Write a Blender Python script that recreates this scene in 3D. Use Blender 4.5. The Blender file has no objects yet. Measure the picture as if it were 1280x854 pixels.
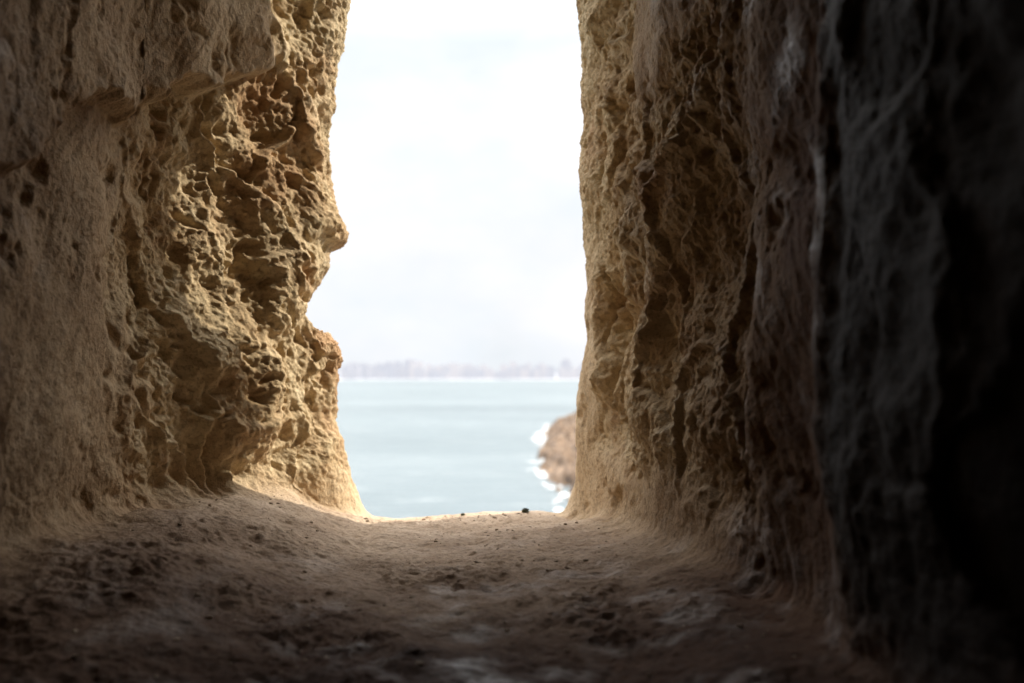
import bpy, math, numpy as np
from mathutils import Vector
rng=np.random.RandomState(7)
scene=bpy.context.scene
scene.view_settings.view_transform='Standard'
scene.view_settings.look='None'
scene.view_settings.exposure=0
F=1244.0; H=0.35; DL=2.6
# ---------------- numpy noise ----------------
perm=rng.permutation(256); grads=rng.normal(size=(256,3)); grads/=np.linalg.norm(grads,axis=1)[:,None]
grads=grads.astype(np.float32)
def perlin(P):
    sh=P.shape[:-1]; p=P.reshape(-1,3)
    pi=np.floor(p).astype(np.int64); pf=(p-pi).astype(np.float32); pi&=255
    w=pf*pf*pf*(pf*(pf*6-15)+10)
    out=np.zeros(len(p),np.float32)
    for i in (0,1):
        hx=perm[(pi[:,0]+i)&255]; wx=w[:,0] if i else 1-w[:,0]
        for j in (0,1):
            hy=perm[(hx+pi[:,1]+j)&255]; wy=w[:,1] if j else 1-w[:,1]
            for k in (0,1):
                hz=perm[(hy+pi[:,2]+k)&255]; wz=w[:,2] if k else 1-w[:,2]
                g=grads[hz]
                d=g[:,0]*(pf[:,0]-i)+g[:,1]*(pf[:,1]-j)+g[:,2]*(pf[:,2]-k)
                out+=wx*wy*wz*d
    return (out*1.5).reshape(sh)
def fbm(P,o=4,g=.5,l=2.03):
    a=1;s=0;r=0
    for i in range(o):
        r=r+a*perlin(P*(l**i)+17.3*i); s+=a; a*=g
    return r/s
def ridged(P,o=4,g=.5,l=2.1):
    a=1;s=0;r=0
    for i in range(o):
        r=r+a*(1-2.2*np.abs(perlin(P*(l**i)+9.1*i))); s+=a; a*=g
    return r/s
rnd=rng.rand(256,4).astype(np.float32)
def worley(P):
    sh=P.shape[:-1]; p=P.reshape(-1,3); pi=np.floor(p).astype(np.int64); pf=(p-pi).astype(np.float32)
    f1=np.full(len(p),9.,np.float32); f2=f1.copy(); cid=np.zeros(len(p),np.float32)
    for i in (-1,0,1):
        for j in (-1,0,1):
            for k in (-1,0,1):
                h=perm[(perm[(perm[(pi[:,0]+i)&255]+pi[:,1]+j)&255]+pi[:,2]+k)&255]
                r=rnd[h]
                d=(i+r[:,0]-pf[:,0])**2+(j+r[:,1]-pf[:,1])**2+(k+r[:,2]-pf[:,2])**2
                n=d<f1
                f2=np.where(n,f1,np.minimum(f2,d)); f1=np.where(n,d,f1); cid=np.where(n,r[:,3],cid)
    return np.sqrt(f1).reshape(sh),np.sqrt(f2).reshape(sh),cid.reshape(sh)
def sst(a,b,x):
    t=np.clip((x-a)/(b-a),0,1); return t*t*(3-2*t)
def gs(a,c,r): return np.exp(-((a-c)/r)**2)

# ---------------- embrasure base surface ----------------
def prof(pts):
    y=np.array([p[0] for p in pts],float); x=np.array([p[1] for p in pts],float)
    z=H-(y-470)/F*DL; xx=(x-640)/F*DL
    o=np.argsort(z); return z[o],xx[o]
LZ,LX=prof([(-600,500),(-250,462),(-120,455),(0,438),(60,427),(110,417),(170,411),(220,416),(255,421),(275,430),(290,436),(303,427),(312,411),(335,411),(350,400),(365,384),(383,364),(398,374),(405,393),(412,413),(428,427),(445,429),(480,423),(520,421),(560,428),(600,438),(625,450),(640,456),(660,456)])
RZ,RX=prof([(-600,710),(-250,715),(0,723),(60,727),(100,725),(230,726),(330,733),(360,736),(400,731),(450,727),(500,724),(560,720),(600,717),(625,708),(640,705)])
Ld=[-2.6,-1.0,0.3,1.0,1.5,1.9,2.15,2.4,2.5]; Lx=[-1.6,-1.3,-0.9,-0.80,-0.78,-0.75,-0.66,-0.545,-0.49]
Rd=[-2.6,-1.0,0.3,0.7,0.95,1.12,1.19,1.30,1.4,1.6,2.0,2.3,2.45]; Rx=[1.6,1.2,.58,.45,.39,.362,.368,.41,.40,.36,.29,.243,.212]
def xleft(d,z):
    base=np.interp(d,Ld,Lx); lip=np.interp(z,LZ,LX)
    w=sst(2.40,2.60,d)
    return base*(1-w)+lip*w
def xright(d,z):
    base=np.interp(d,Rd,Rx)
    step=sst(0.22,-0.02,z)*gs(d,1.12,.14)*0.055
    lip=np.interp(z,RZ,RX); w=sst(2.40,2.60,d)
    return (base+step)*(1-w)+lip*w
def zfloor(d,x):
    edge=sst(2.3,2.6,d)
    z=0.10*sst(-0.30,-0.66,x)*sst(1.2,2.1,d)*(1-edge*.6)
    z=z+0.03*sst(0.12,0.3,x)*(1-edge)
    z=z+0.010*edge*(np.cos(x*9)) -0.01*edge
    z=z-0.02*sst(1.6,1.2,d)
    z=z+0.05*gs(d,1.45,.3)*sst(-.25,-.6,x)
    return z
d_in=np.concatenate([np.linspace(-2.6,0.4,25)[:-1],np.linspace(0.4,0.9,30)[:-1],np.linspace(0.9,1.5,140)[:-1],np.linspace(1.5,2.6,350)])
NFINE=350
NW,NF,NC=520,280,30
rows=[]
tt=np.linspace(0,1,NW); 
for d in d_in:
    zt=1.75+0.85*float(sst(0.9,2.5,d))+0.3*float(sst(0.3,-1.0,d))
    u=np.interp(tt,[0,.10,1],[0,(zt-1.5)/zt,1])
    xl0=float(xleft(d,np.array(0.05))); xr0=float(xright(d,np.array(0.03)))
    zl0=float(zfloor(np.array(d),np.array(xl0))); zr0=float(zfloor(np.array(d),np.array(xr0)))
    zl=zt+(zl0-zt)*u; xl=xleft(d,zl)
    xl0=xl[-1]
    zr=zt+(zr0-zt)*u; zr=zr[::-1]; xr=xright(d,zr); xr0=xr[0]
    xf=np.linspace(xl0,xr0,NF+2)[1:-1]; zf=zfloor(d,xf)
    mid=(xl[0]+xr[-1])/2
    xc1=np.linspace(mid,xl[0],NC+1)[:-1]; xc2=np.linspace(xr[-1],mid,NC+1)[1:]
    X=np.concatenate([xc1,xl,xf,xr,xc2]); Z=np.concatenate([np.full(NC,zt),zl,zf,zr,np.full(NC,zt)])
    rows.append(np.stack([X,np.full_like(X,d),Z],-1))
G=np.array(rows)
ker=np.exp(-(np.arange(-30,31)/13.0)**2); ker/=ker.sum()
def smooth(A,ker):
    h=len(ker)//2
    P=np.concatenate([A[:,-h-1:-1],A,A[:,1:h+1]],1); out=np.zeros_like(A)
    for i,k in enumerate(ker): out+=k*P[:,i:i+A.shape[1]]
    return out
Gs=smooth(G,ker)
S=G.shape[1]; col=np.arange(S)
c1=NC+NW; c2=NC+NW+NF
near=np.minimum(np.minimum(abs(col-c1),abs(col-c2)),np.minimum(abs(col-NC),abs(col-(c2+NW))))
wf=sst(70,25,near.astype(float))[None,:,None]
G=G*(1-wf)+Gs*wf
lip=G[-1]; cen=np.array([-0.12,DL,0.9])
out=lip-cen; ang=out/np.linalg.norm(out,axis=1)[:,None]
ext=[]
for i in range(1,31):
    a=i/30*math.pi/2; r=0.08
    q=lip+ang*(r*(1-math.cos(a))); q=q.copy(); q[:,1]=DL+r*1.0*math.sin(a); ext.append(q)
base=ext[-1]
sx=9.0/np.maximum(abs(ang[:,0]),1e-4); sz=np.where(ang[:,2]>0,6.0,16.5)/np.maximum(abs(ang[:,2]),1e-4)
sc=np.minimum(sx,sz); rect=cen+ang*sc[:,None]
for t in np.linspace(0,1,41)[1:]:
    q=base+(rect-base)*(t**2.2); q[:,1]=DL+.08; ext.append(q)
NIN=len(d_in)
G=np.concatenate([G,np.array(ext)],0)
D=G[...,1]; Z=G[...,2]; X=G[...,0]
C=np.broadcast_to(col[None,:],D.shape)
isL=sst(c1+40,c1-20,C.astype(float)); isR=sst(c2-40,c2+20,C.astype(float)); isF=np.clip(1-isL-isR,0,1)
P=G.copy()
warp=np.stack([fbm(P*4+3,3),fbm(P*4+31,3),fbm(P*4+57,3)],-1)
Pw=P+warp*0.12
n1=fbm(P*2.2+5,3); n2=fbm(P*9+15,3)
slabline=0.74+(D-1.6)*0.48+0.13*fbm(P*4+40,5,.55)
slabL=isL*sst(-0.012,0.02,Z-slabline)*sst(2.36,2.26,D+0.10*n1+.06*n2)
plL=isL*np.maximum(slabL,sst(2.06,1.84,D+0.22*n1+.10*n2))
plR=isR*np.maximum(np.maximum(sst(1.66,1.45,D+.16*n1+.07*n2),sst(2.42,2.49,D+.06*n1+.05*n2)*sst(.80,.5,Z)),sst(-.015,.03,Z-(0.92+.25*(2.1-D)+.12*fbm(P*5+11,5)))*sst(2.3,2.15,D+.1*n1)*sst(1.55,1.75,D))
plR=np.maximum(plR,isR*sst(.20,.08,Z+.15*n1))
plL=np.maximum(plL,isL*sst(.15,.07,Z+.08*n1)*.8)
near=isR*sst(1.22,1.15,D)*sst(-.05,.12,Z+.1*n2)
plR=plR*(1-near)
plaster=np.clip(plL+plR+isF,0,1)
rough=(1-plaster*0.88)*(1-.85*near)*(1-.18*isR)
lipm=np.clip(gs(D,2.6,.10)*(D<=2.6)+(D>2.6),0,1)
coarse=1-0.8*lipm
f1,f2,cid=worley(Pw*np.array([4.2,4.2,3.4]))
g1,g2,gid=worley(Pw*15+4+.5*warp)
k1,k2,kid=worley(P*36+warp*1.5)
big=fbm(P*3.4+70,3)
gran=fbm(P*8+33,6,.58)
pmask=sst(-.18,.22,fbm(P*4.2+90,3))
hmask=sst(-.12,.20,fbm(P*3.3+130,3)+.20*gs(D,2.42,.2)*isL-.10*isR)
disp=rough*coarse*(0.060*big+0.055*(cid-.5)*sst(0,.09,f2-f1)-0.010)
disp=disp+rough*(0.45+0.55*coarse)*0.036*gran
disp=disp-rough*0.020*hmask*sst(.50,.12,g1)*sst(.2,.35,gid)*(0.4+.6*coarse)   # rounded weathering hollows
disp=disp-rough*0.009*pmask*sst(.55,.15,k1)
disp=disp-rough*0.018*sst(.22,.5,perlin(P*19+60))*pmask
disp=disp+rough*(0.008*fbm(P*75,3,.65)+.006*(kid-.5)*(1-pmask)*sst(0,.15,k2-k1))
disp=disp+rough*coarse*0.012*ridged(Pw*3.5+7,2)
wall=(isL+isR)*plaster
rot=np.stack([P[...,0],P[...,1]*.8-P[...,2]*.6,P[...,1]*.6+P[...,2]*.8],-1)
st=fbm(rot*np.array([20,30,4.])+(warp*1.2),4,.6)
chips=sst(.14,.4,fbm(P*7+51,4))
disp=disp+wall*(0.034*fbm(P*3.2+2,3,.42)+0.008*st+0.0022*fbm(P*40,4,.65)-0.013*chips)
fl=isF*(0.022*fbm(P*3.5+8,3)+0.008*fbm(P*12,3)+0.0035*fbm(P*45,3,.65)+0.0015*fbm(P*120,1))
crust=sst(-.05,.25,fbm(P*4+77,4)-.35*X)*sst(2.3,1.6,D+.3*n1)
fl=fl+isF*crust*(.005*sst(.6,.1,k1)+.007*ridged(P*20+3,3,.6)+.005*fbm(P*90,2))
disp=disp+fl*(1-0.5*lipm)
disp=disp+isF*0.006*sst(.36,.12,k1)*(kid>.8)*sst(-.1,.3,fbm(P*4+99,2))
disp=disp+slabL*0.050
disp=disp-isL*0.11*gs(D,2.12,.14)*gs(Z,.66,.22)*(1-slabL)
disp=disp+isL*0.042*sst(.15,.08,np.sqrt((D-2.25)**2+((Z-.32)*.8)**2)+.04*n1+.02*n2)
disp=disp+isL*0.015*gs(D,2.42,.10)*gs(Z,.10,.08)
disp=disp+isL*0.04*gs(D,2.40,.07)*gs(Z,.62,.12)
disp=disp-isR*0.07*gs(D,2.34,.06)*gs(Z,.50,.14)
disp=disp-isR*0.07*gs(D,1.75,.15)*gs(Z,.62,.22)+isR*0.035*gs(D,2.1,.08)*gs(Z,.35,.12)
disp=disp+near*(0.022*fbm(P*2.6+1,3,.42)+.006*(cid-.5)*sst(0,.1,f2-f1)+.004*fbm(P*30,4,.6)+.006*fbm(P*14+5,2)-.012)
dR=np.gradient(G,axis=0); dS=np.gradient(G,axis=1)
N=np.cross(dS,dR); N/=np.maximum(np.linalg.norm(N,axis=-1,keepdims=True),1e-9)
V=G+N*disp[...,None]
V[:,-1]=V[:,0]
pst=np.clip(plaster,0,1)
capc=np.tile(np.array([[[0,-2.7,.8]]]),(1,S,1)); V=np.concatenate([capc,V],0); pst=np.concatenate([pst[:1],pst],0)
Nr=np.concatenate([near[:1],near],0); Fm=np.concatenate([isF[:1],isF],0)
NIN+=1
def gridobj(name,r0,r1,a,b,mat):
    A=V[r0:r1+1,a:b+1]; R_,S_=A.shape[:2]
    idx=np.arange(R_*S_).reshape(R_,S_)
    q=np.stack([idx[:-1,:-1],idx[:-1,1:],idx[1:,1:],idx[1:,:-1]],-1).reshape(-1,4)
    m=bpy.data.meshes.new(name); n=len(q)
    m.vertices.add(R_*S_); m.vertices.foreach_set('co',A.astype(np.float32).ravel())
    m.loops.add(n*4); m.loops.foreach_set('vertex_index',q.astype(np.int32).ravel())
    m.polygons.add(n); m.polygons.foreach_set('loop_start',np.arange(0,n*4,4,dtype=np.int32)); m.polygons.foreach_set('loop_total',np.full(n,4,np.int32))
    m.polygons.foreach_set('use_smooth',np.ones(n,bool))
    m.update(calc_edges=True)
    for nm,arr in (('plaster',pst),('dark',Nr),('floor',Fm)):
        at=m.attributes.new(nm,'FLOAT','POINT'); at.data.foreach_set('value',arr[r0:r1+1,a:b+1].astype(np.float32).ravel())
    m.materials.append(mat)
    o=bpy.data.objects.new(name,m); scene.collection.objects.link(o); return o

# ---------------- materials ----------------
def newmat(n):
    m=bpy.data.materials.new(n); m.use_nodes=True; nt=m.node_tree; return m,nt,nt.nodes['Principled BSDF']
def mk(nt,t,**k):
    n=nt.nodes.new(t)
    for a,b in k.items(): setattr(n,a,b)
    return n
def noise(nt,vec,scale,det=6,rough=.6,dist=0):
    n=mk(nt,'ShaderNodeTexNoise'); n.inputs['Scale'].default_value=scale; n.inputs['Detail'].default_value=det
    n.inputs['Roughness'].default_value=rough; n.inputs['Distortion'].default_value=dist
    nt.links.new(vec,n.inputs['Vector']); return n.outputs['Fac']
def ramp(nt,f,pts):
    r=mk(nt,'ShaderNodeValToRGB'); e=r.color_ramp.elements
    while len(e)<len(pts): e.new(.5)
    for i,(p,c) in enumerate(pts): e[i].position=p; e[i].color=(*c,1) if len(c)==3 else c
    nt.links.new(f,r.inputs['Fac']); return r.outputs['Color']
def mix(nt,f,a,b,bt='MIX'):
    m=mk(nt,'ShaderNodeMix',data_type='RGBA',blend_type=bt)
    if isinstance(f,(int,float)): m.inputs[0].default_value=f
    else: nt.links.new(f,m.inputs[0])
    for s,v in ((m.inputs[6],a),(m.inputs[7],b)):
        if isinstance(v,tuple): s.default_value=(*v,1)
        else: nt.links.new(v,s)
    return m.outputs[2]
def g(v): return (v,v,v)
def rockmat():
    m,nt,b=newmat('limestone'); tc=mk(nt,'ShaderNodeTexCoord').outputs['Object']
    rock=ramp(nt,noise(nt,tc,4.5,6,.65,.6),[(.30,(.38,.25,.13)),(.45,(.55,.41,.24)),(.58,(.64,.51,.32)),(.72,(.69,.58,.40))])
    rust=ramp(nt,noise(nt,tc,3.1,4,.6),[(.52,g(0)),(.68,g(.8))])
    rock=mix(nt,rust,rock,(.40,.225,.11))
    pla=ramp(nt,noise(nt,tc,6,6,.7),[(.3,(.42,.285,.16)),(.5,(.54,.40,.245)),(.7,(.61,.48,.32))])
    flo=ramp(nt,noise(nt,tc,6,7,.72),[(.32,(.38,.27,.18)),(.5,(.51,.39,.28)),(.66,(.59,.465,.35))])
    def at(n): return mk(nt,'ShaderNodeAttribute',attribute_name=n).outputs['Fac']
    c=mix(nt,at('plaster'),rock,pla); c=mix(nt,at('floor'),c,flo)
    spk=ramp(nt,noise(nt,tc,120,2,.7),[(.36,g(.65)),(.5,g(1)),(.66,g(1.0))])
    c=mix(nt,.8,c,spk,'MULTIPLY')
    # light falloff painted into the base colour: patchy darkening deeper inside the embrasure
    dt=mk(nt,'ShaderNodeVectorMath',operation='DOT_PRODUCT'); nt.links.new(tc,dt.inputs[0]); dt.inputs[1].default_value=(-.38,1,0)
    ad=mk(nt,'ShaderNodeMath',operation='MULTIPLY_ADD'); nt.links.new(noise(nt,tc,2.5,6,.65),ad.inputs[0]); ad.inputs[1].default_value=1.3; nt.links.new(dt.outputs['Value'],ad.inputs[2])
    inner_shade=mk(nt,'ShaderNodeMapRange'); inner_shade.inputs['From Min'].default_value=3.0; inner_shade.inputs['From Max'].default_value=1.85
    nt.links.new(ad.outputs[0],inner_shade.inputs['Value'])
    c=mix(nt,inner_shade.outputs[0],c,(.185,.11,.07),'MULTIPLY')
    # dark dried-mud crust on the inner left of the floor
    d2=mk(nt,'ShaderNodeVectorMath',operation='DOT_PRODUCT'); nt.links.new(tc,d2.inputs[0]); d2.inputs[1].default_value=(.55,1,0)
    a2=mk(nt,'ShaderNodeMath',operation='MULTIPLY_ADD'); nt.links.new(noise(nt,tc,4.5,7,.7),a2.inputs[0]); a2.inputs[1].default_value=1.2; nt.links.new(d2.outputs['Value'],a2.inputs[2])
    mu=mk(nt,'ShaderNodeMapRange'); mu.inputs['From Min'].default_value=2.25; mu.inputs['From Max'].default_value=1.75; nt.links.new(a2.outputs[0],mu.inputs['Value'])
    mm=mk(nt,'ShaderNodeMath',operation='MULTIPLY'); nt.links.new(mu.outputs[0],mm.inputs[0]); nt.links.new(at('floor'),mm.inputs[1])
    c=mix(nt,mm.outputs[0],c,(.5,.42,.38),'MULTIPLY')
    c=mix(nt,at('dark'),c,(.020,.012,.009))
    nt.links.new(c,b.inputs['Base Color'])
    rg=ramp(nt,noise(nt,tc,7,4,.6),[(.36,g(.40)),(.50,g(.9))]); 
    rg=mix(nt,inner_shade.outputs[0],(.9,.9,.9),rg)
    rg=mix(nt,at('dark'),rg,(.6,.6,.6))
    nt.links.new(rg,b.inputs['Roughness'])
    spc=mix(nt,at('dark'),(.28,.28,.28),(.07,.07,.07)); nt.links.new(spc,b.inputs['Specular IOR Level'])
    h1=noise(nt,tc,75,5,.72)
    b1=mk(nt,'ShaderNodeBump'); b1.inputs['Strength'].default_value=.7; b1.inputs['Distance'].default_value=.009; nt.links.new(h1,b1.inputs['Height'])
    nt.links.new(b1.outputs[0],b.inputs['Normal']); return m
rm=rockmat()
LIPR=NIN-1+22
gridobj('stone_wall',0,LIPR,NC//2,c1,rm)
fo=gridobj('stone_floor',0,LIPR,c1,c2,rm)
gridobj('stone_wall.001',0,LIPR,c2,S-1-NC//2,rm)
gridobj('stone_ceiling',0,LIPR,S-1-NC//2,S-1,rm)
ce=gridobj('ceil_b',0,LIPR,0,NC//2,rm)
ce.name='ceiling_half'; ce.parent=bpy.data.objects['stone_ceiling']
gridobj('fortress_wall',LIPR,V.shape[0]-1,0,S-1,rm)

def blobs(name,pts,sizes,mat):
    bpy.ops.mesh.primitive_ico_sphere_add(subdivisions=2,radius=1); t=bpy.context.object
    bv=np.array([v.co[:] for v in t.data.vertices]); bf=np.array([p.vertices[:] for p in t.data.polygons]); bpy.data.objects.remove(t)
    vs=[];fs=[]
    for i,(p,s) in enumerate(zip(pts,sizes)):
        r=1+0.5*perlin(bv*1.6+i*3.7)[:,None]; q=bv*r*np.array([1,.6+.5*rng.rand(),.35+.35*rng.rand()])*s
        a=rng.rand()*6.28; ca,sa=math.cos(a),math.sin(a)
        q=np.stack([q[:,0]*ca-q[:,1]*sa,q[:,0]*sa+q[:,1]*ca,q[:,2]],-1)+p+np.array([0,0,s*.1])
        fs.append(bf+len(bv)*i); vs.append(q)
    vs=np.concatenate(vs); fs=np.concatenate(fs)
    m=bpy.data.meshes.new(name); m.from_pydata(vs.tolist(),[],fs.tolist()); m.materials.append(mat)
    o=bpy.data.objects.new(name,m); scene.collection.objects.link(o); return o
def simplerock(name,c0,c1_,sc):
    m,nt,b=newmat(name); tc=mk(nt,'ShaderNodeTexCoord').outputs['Object']
    nt.links.new(ramp(nt,noise(nt,tc,sc,6,.7),[(.35,c0),(.65,c1_)]),b.inputs['Base Color']); b.inputs['Roughness'].default_value=.85
    bp=mk(nt,'ShaderNodeBump'); bp.inputs['Strength'].default_value=.5; bp.inputs['Distance'].default_value=.1/sc
    nt.links.new(noise(nt,tc,sc*4,6,.7),bp.inputs['Height']); nt.links.new(bp.outputs[0],b.inputs['Normal']); return m
rr=slice(NIN-430,NIN-12); FV=V[rr,c1+15:c2-15].reshape(-1,3)
cl=fbm(FV*5+20,2); cand=FV[(cl>.0)]
k=rng.choice(len(cand),650); sz=0.0012+0.0042*rng.rand(650)**6
blobs('pebbles',cand[k],sz,simplerock('pebble_stone',(.17,.12,.08),(.38,.285,.20),25))

def sprig(name,x,y,s):
    r=V[NIN-1-int((DL-y)/1.1*(NFINE-1)),c1:c2]; j=np.argmin(abs(r[:,0]-x)); p=r[j]
    vs=[];fs=[]
    for i in range(90):
        u=rng.normal(size=3); u/=np.linalg.norm(u); u[2]=abs(u[2]); c=p+u*s*rng.rand()**.5
        a=rng.normal(size=3); a/=np.linalg.norm(a); b_=np.cross(a,rng.normal(size=3)); b_/=np.linalg.norm(b_); l=s*.45
        n=len(vs); vs+= [c-a*l,c+b_*l*.35,c+a*l,c-b_*l*.35]; fs.append((n,n+1,n+2,n+3))
    for i in range(6):
        u=rng.normal(size=3)*.5; u[2]=1; n=len(vs); e=p+u/np.linalg.norm(u)*s
        vs+=[p+np.array([-s*.05,0,-s*.2]),p+np.array([s*.05,0,-s*.2]),e]; fs.append((n,n+1,n+2))
    m=bpy.data.meshes.new(name); m.from_pydata([tuple(v) for v in vs],[],fs)
    mm,nt,b=newmat('weed_leaf'); tc=mk(nt,'ShaderNodeTexCoord').outputs['Object']
    nt.links.new(ramp(nt,noise(nt,tc,60),[(.4,(.03,.04,.012)),(.6,(.08,.09,.03))]),b.inputs['Base Color']); m.materials.append(mm)
    o=bpy.data.objects.new(name,m); scene.collection.objects.link(o)
sprig('weed_plant',.035,2.57,.010); sprig('weed_plant.001',-.125,2.57,.006)

# ---------------- sea ----------------
SEA=-15+H
def heightgrid(name,xs,ys,zf,mat):
    XX,YY=np.meshgrid(xs,ys); ZZ=zf(XX,YY); A=np.stack([XX,YY,ZZ],-1).reshape(-1,3); n1_,n2_=XX.shape
    idx=np.arange(n1_*n2_).reshape(n1_,n2_); q=np.stack([idx[:-1,:-1],idx[:-1,1:],idx[1:,1:],idx[1:,:-1]],-1).reshape(-1,4)
    m=bpy.data.meshes.new(name); m.from_pydata(A.tolist(),[],q.tolist()); m.polygons.foreach_set('use_smooth',np.ones(len(q),bool)); m.materials.append(mat)
    o=bpy.data.objects.new(name,m); scene.collection.objects.link(o); return o
m,nt,b=newmat('sea_water'); tc=mk(nt,'ShaderNodeTexCoord').outputs['Object']
mp=mk(nt,'ShaderNodeMapping'); mp.inputs['Scale'].default_value=(.5,1,1); nt.links.new(tc,mp.inputs[0])
c=ramp(nt,noise(nt,mp.outputs[0],.012,7,.65,.5),[(.35,(.050,.075,.086)),(.52,(.074,.102,.114)),(.68,(.108,.136,.148))])
foam=ramp(nt,noise(nt,mp.outputs[0],.16,8,.75),[(.57,g(0)),(.67,g(.6))])
c=mix(nt,foam,c,(.25,.275,.285)); nt.links.new(c,b.inputs['Base Color']); b.inputs['Roughness'].default_value=.35
b.inputs['Specular IOR Level'].default_value=.4
bp=mk(nt,'ShaderNodeBump'); bp.inputs['Strength'].default_value=.9; bp.inputs['Distance'].default_value=1.2
nt.links.new(noise(nt,mp.outputs[0],.30,6,.6),bp.inputs['Height']); nt.links.new(bp.outputs[0],b.inputs['Normal'])
xs=np.concatenate([-np.geomspace(30000,200,14),np.linspace(-150,150,120),np.geomspace(200,30000,14)])
ys=np.concatenate([np.linspace(-20,400,170),np.geomspace(420,40000,30)])
def seaz(X,Y):
    P=np.stack([X*.08,Y*.12,X*0],-1); return SEA+0.35*fbm(P,3)*sst(600,300,Y)*sst(200,100,abs(X))
heightgrid('sea',xs,ys,seaz,m)

# rocky shoreline to the right
sy=np.array([0,60,100,129,143,155,186,210,249,280,311,345,373,400]); sxx=np.array([9,8.5,8.7,7.4,6.6,5.8,6.0,7.4,9.2,11.3,14.5,19,25,45.])
def shore(Y): return np.interp(Y,sy,sxx)
def rockz(X,Y):
    P=np.stack([X,Y*.5,X*0],-1)
    e=X-shore(Y)+4.2*fbm(P*.22,5,.65)
    h=sst(-.5,7,e)*2.0*(1+.8*fbm(P*.1,4))+sst(8,60,e)*5
    f1,f2,cid=worley(P*.38+3)
    j1,j2,jid=worley(P*1.0+8)
    return SEA-1.6+ sst(-3,0,e)*1.2+h*sst(410,360,Y)+ sst(-3,.5,e)*(3.0*(cid-.35)*sst(0,.15,f2-f1)+1.3*(jid-.5)+.7*ridged(P*.5,4))
heightgrid('rocky_shore',np.linspace(-6,90,300),np.linspace(20,420,600),rockz,simplerock('coast_rock',(.022,.013,.008),(.22,.145,.09),.45))
fm,nt,b=newmat('foam_white'); b.inputs['Roughness'].default_value=.7
nt.links.new(ramp(nt,noise(nt,mk(nt,'ShaderNodeTexCoord').outputs['Object'],1.2,6,.7),[(.3,(.22,.26,.27)),(.65,(.7,.72,.73))]),b.inputs['Base Color'])
xs=np.arange(-8,32,.3); ys=np.arange(90,400,.5); XX,YY=np.meshgrid(xs,ys)
P=np.stack([XX,YY*.5,XX*0],-1); e=XX-shore(YY)
dens=.16*gs(e,-1.0,3.0)+1.35*fbm(P*.35+5,6,.7)*gs(e,-1.5,4.5)+.38*gs(YY,255,34)*gs(e,-2.4,2.4)+.16*gs(YY,152,12)*gs(e,-1,2.5)
ok=(dens[:-1,:-1]>.36)&(e[:-1,:-1]<3)
A=np.stack([XX,YY,seaz(XX,YY)+.12+1.2*np.clip(dens-.5,0,1)],-1).reshape(-1,3); idx=np.arange(XX.size).reshape(XX.shape)
q=np.stack([idx[:-1,:-1],idx[:-1,1:],idx[1:,1:],idx[1:,:-1]],-1)[ok]
me=bpy.data.meshes.new('sea_foam'); me.from_pydata(A.tolist(),[],q.tolist()); me.materials.append(fm)
scene.collection.objects.link(bpy.data.objects.new('sea_foam',me))

# ---------------- distant city across the bay ----------------
vs=[];fs=[]
def box(x,y,z0,w,dp,h):
    n=len(vs)
    for zz in (z0,z0+h):
        vs.extend([(x-w,y-dp,zz),(x+w,y-dp,zz),(x+w,y+dp,zz),(x-w,y+dp,zz)])
    fs.extend([(n,n+1,n+5,n+4),(n+1,n+2,n+6,n+5),(n+2,n+3,n+7,n+6),(n+3,n,n+4,n+7),(n+4,n+5,n+6,n+7)])
for i in range(1600):
    x=rng.uniform(-3200,3200); y=3500+rng.uniform(0,350)
    hh=20+rng.rand()**1.5*34+6*math.sin(x*.011)+5*math.sin(x*.031+1); w=rng.uniform(5,14)
    box(x,y,SEA+4,w,rng.uniform(6,12),max(hh,9)+(y-3500)*.04)
    if rng.rand()<.5: box(x+rng.uniform(-3,3),y,SEA+4+max(hh,9)+(y-3500)*.04,w*.3,3,3.5)
me=bpy.data.meshes.new('distant_city'); me.from_pydata(vs,[],fs)
m,nt,b=newmat('hazy_buildings'); gi=mk(nt,'ShaderNodeNewGeometry')
c=ramp(nt,gi.outputs['Random Per Island'],[(0,(.04,.04,.045)),(.4,(.07,.062,.06)),(.7,(.13,.105,.085)),(1,(.04,.045,.055))]); nt.links.new(c,b.inputs['Base Color']); b.inputs['Roughness'].default_value=.9
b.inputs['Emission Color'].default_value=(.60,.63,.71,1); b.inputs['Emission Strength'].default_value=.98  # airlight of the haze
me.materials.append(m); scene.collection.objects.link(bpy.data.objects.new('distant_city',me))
lm,nt,b=newmat('hazy_land'); tc=mk(nt,'ShaderNodeTexCoord').outputs['Object']
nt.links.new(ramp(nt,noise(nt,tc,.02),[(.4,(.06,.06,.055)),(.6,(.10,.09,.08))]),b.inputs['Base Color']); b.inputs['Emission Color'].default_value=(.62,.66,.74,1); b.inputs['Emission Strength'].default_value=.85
def landz(X,Y):
    P=np.stack([X*.003,Y*.003,X*0],-1); return SEA-2+6.5*sst(3430,3500,Y+40*fbm(P*3,2))+20*sst(3600,5000,Y)*(1+fbm(P,3))
heightgrid('distant_land',np.linspace(-5000,5000,250),np.linspace(3380,5200,60),landz,lm)

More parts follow.
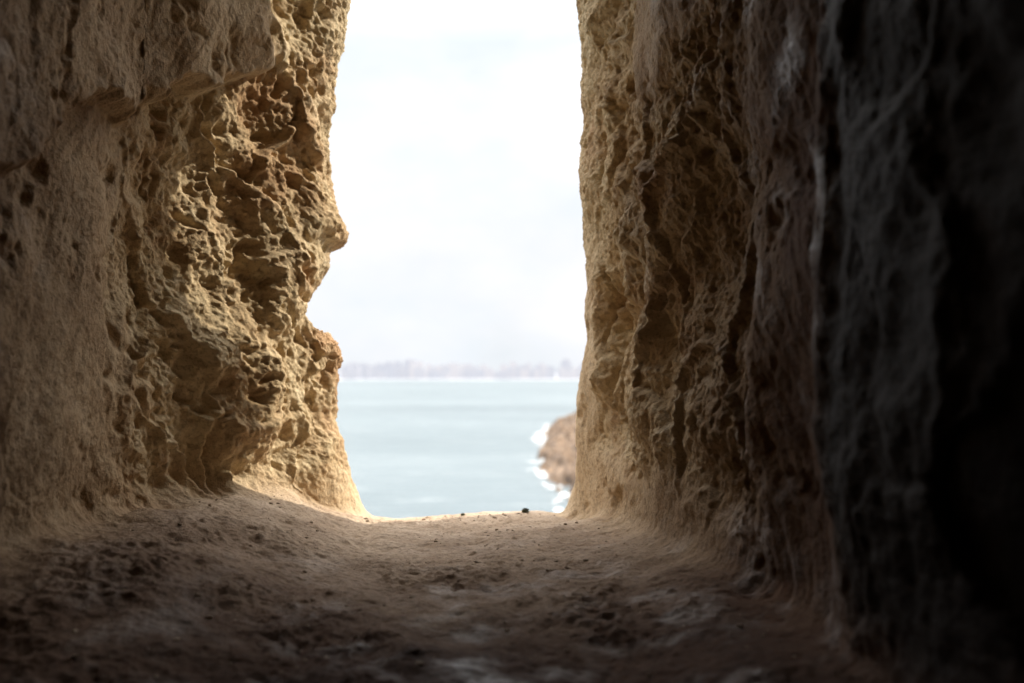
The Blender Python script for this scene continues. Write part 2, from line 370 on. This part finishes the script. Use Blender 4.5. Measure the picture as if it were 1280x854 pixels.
# ---------------- world + sun ----------------
sd=Vector((0.78,0.40,0.60)).normalized()
el=math.asin(sd.z); az=math.atan2(sd.x,sd.y)
w=bpy.data.worlds.new('World'); scene.world=w; w.use_nodes=True; nt=w.node_tree; bg=nt.nodes['Background']
sky=mk(nt,'ShaderNodeTexSky',sky_type='NISHITA'); sky.sun_disc=False; sky.sun_elevation=el; sky.sun_rotation=az; sky.air_density=1.3; sky.dust_density=2.5
tc=mk(nt,'ShaderNodeTexCoord').outputs['Generated']
mp=mk(nt,'ShaderNodeMapping'); mp.inputs['Scale'].default_value=(1,1,1.8); mp.inputs['Location'].default_value=(.3,.1,.2); nt.links.new(tc,mp.inputs[0])
cm=ramp(nt,noise(nt,mp.outputs[0],3.2,8,.5,.2),[(.40,g(.90)),(.58,g(1))])
cc=ramp(nt,noise(nt,mp.outputs[0],3.3,6,.5),[(.38,g(0)),(.56,g(1))])
sp=mk(nt,'ShaderNodeSeparateXYZ'); nt.links.new(tc,sp.inputs[0])
hi=ramp(nt,sp.outputs['Z'],[(0,g(0)),(.15,g(.004)),(.32,g(.03)),(.65,g(1))])
thin=mix(nt,hi,(8.8,9.5,10.1),(37,37,38)); thick=mix(nt,hi,(10.2,10.2,10.6),(74,72,69))
cloud=mix(nt,cc,thin,thick)
nt.links.new(mix(nt,cm,sky.outputs[0],cloud),bg.inputs['Color']); bg.inputs['Strength'].default_value=.10
sl=bpy.data.lights.new('sun','SUN'); sl.energy=5; sl.angle=math.radians(.5); sl.color=(1,.92,.78)
so=bpy.data.objects.new('sun',sl); so.rotation_euler=sd.to_track_quat('Z','Y').to_euler(); so.location=(5,5,10); scene.collection.objects.link(so)

# ---------------- camera ----------------
cd=bpy.data.cameras.new('camera'); cd.lens=35; cd.sensor_width=36; cd.clip_start=.02; cd.clip_end=80000
cd.dof.use_dof=True; cd.dof.focus_distance=2.1; cd.dof.aperture_fstop=2.6
co=bpy.data.objects.new('camera',cd); co.location=(0,0,H); co.rotation_euler=(math.radians(90)+math.atan(43/F),0,0)
scene.collection.objects.link(co); scene.camera=co
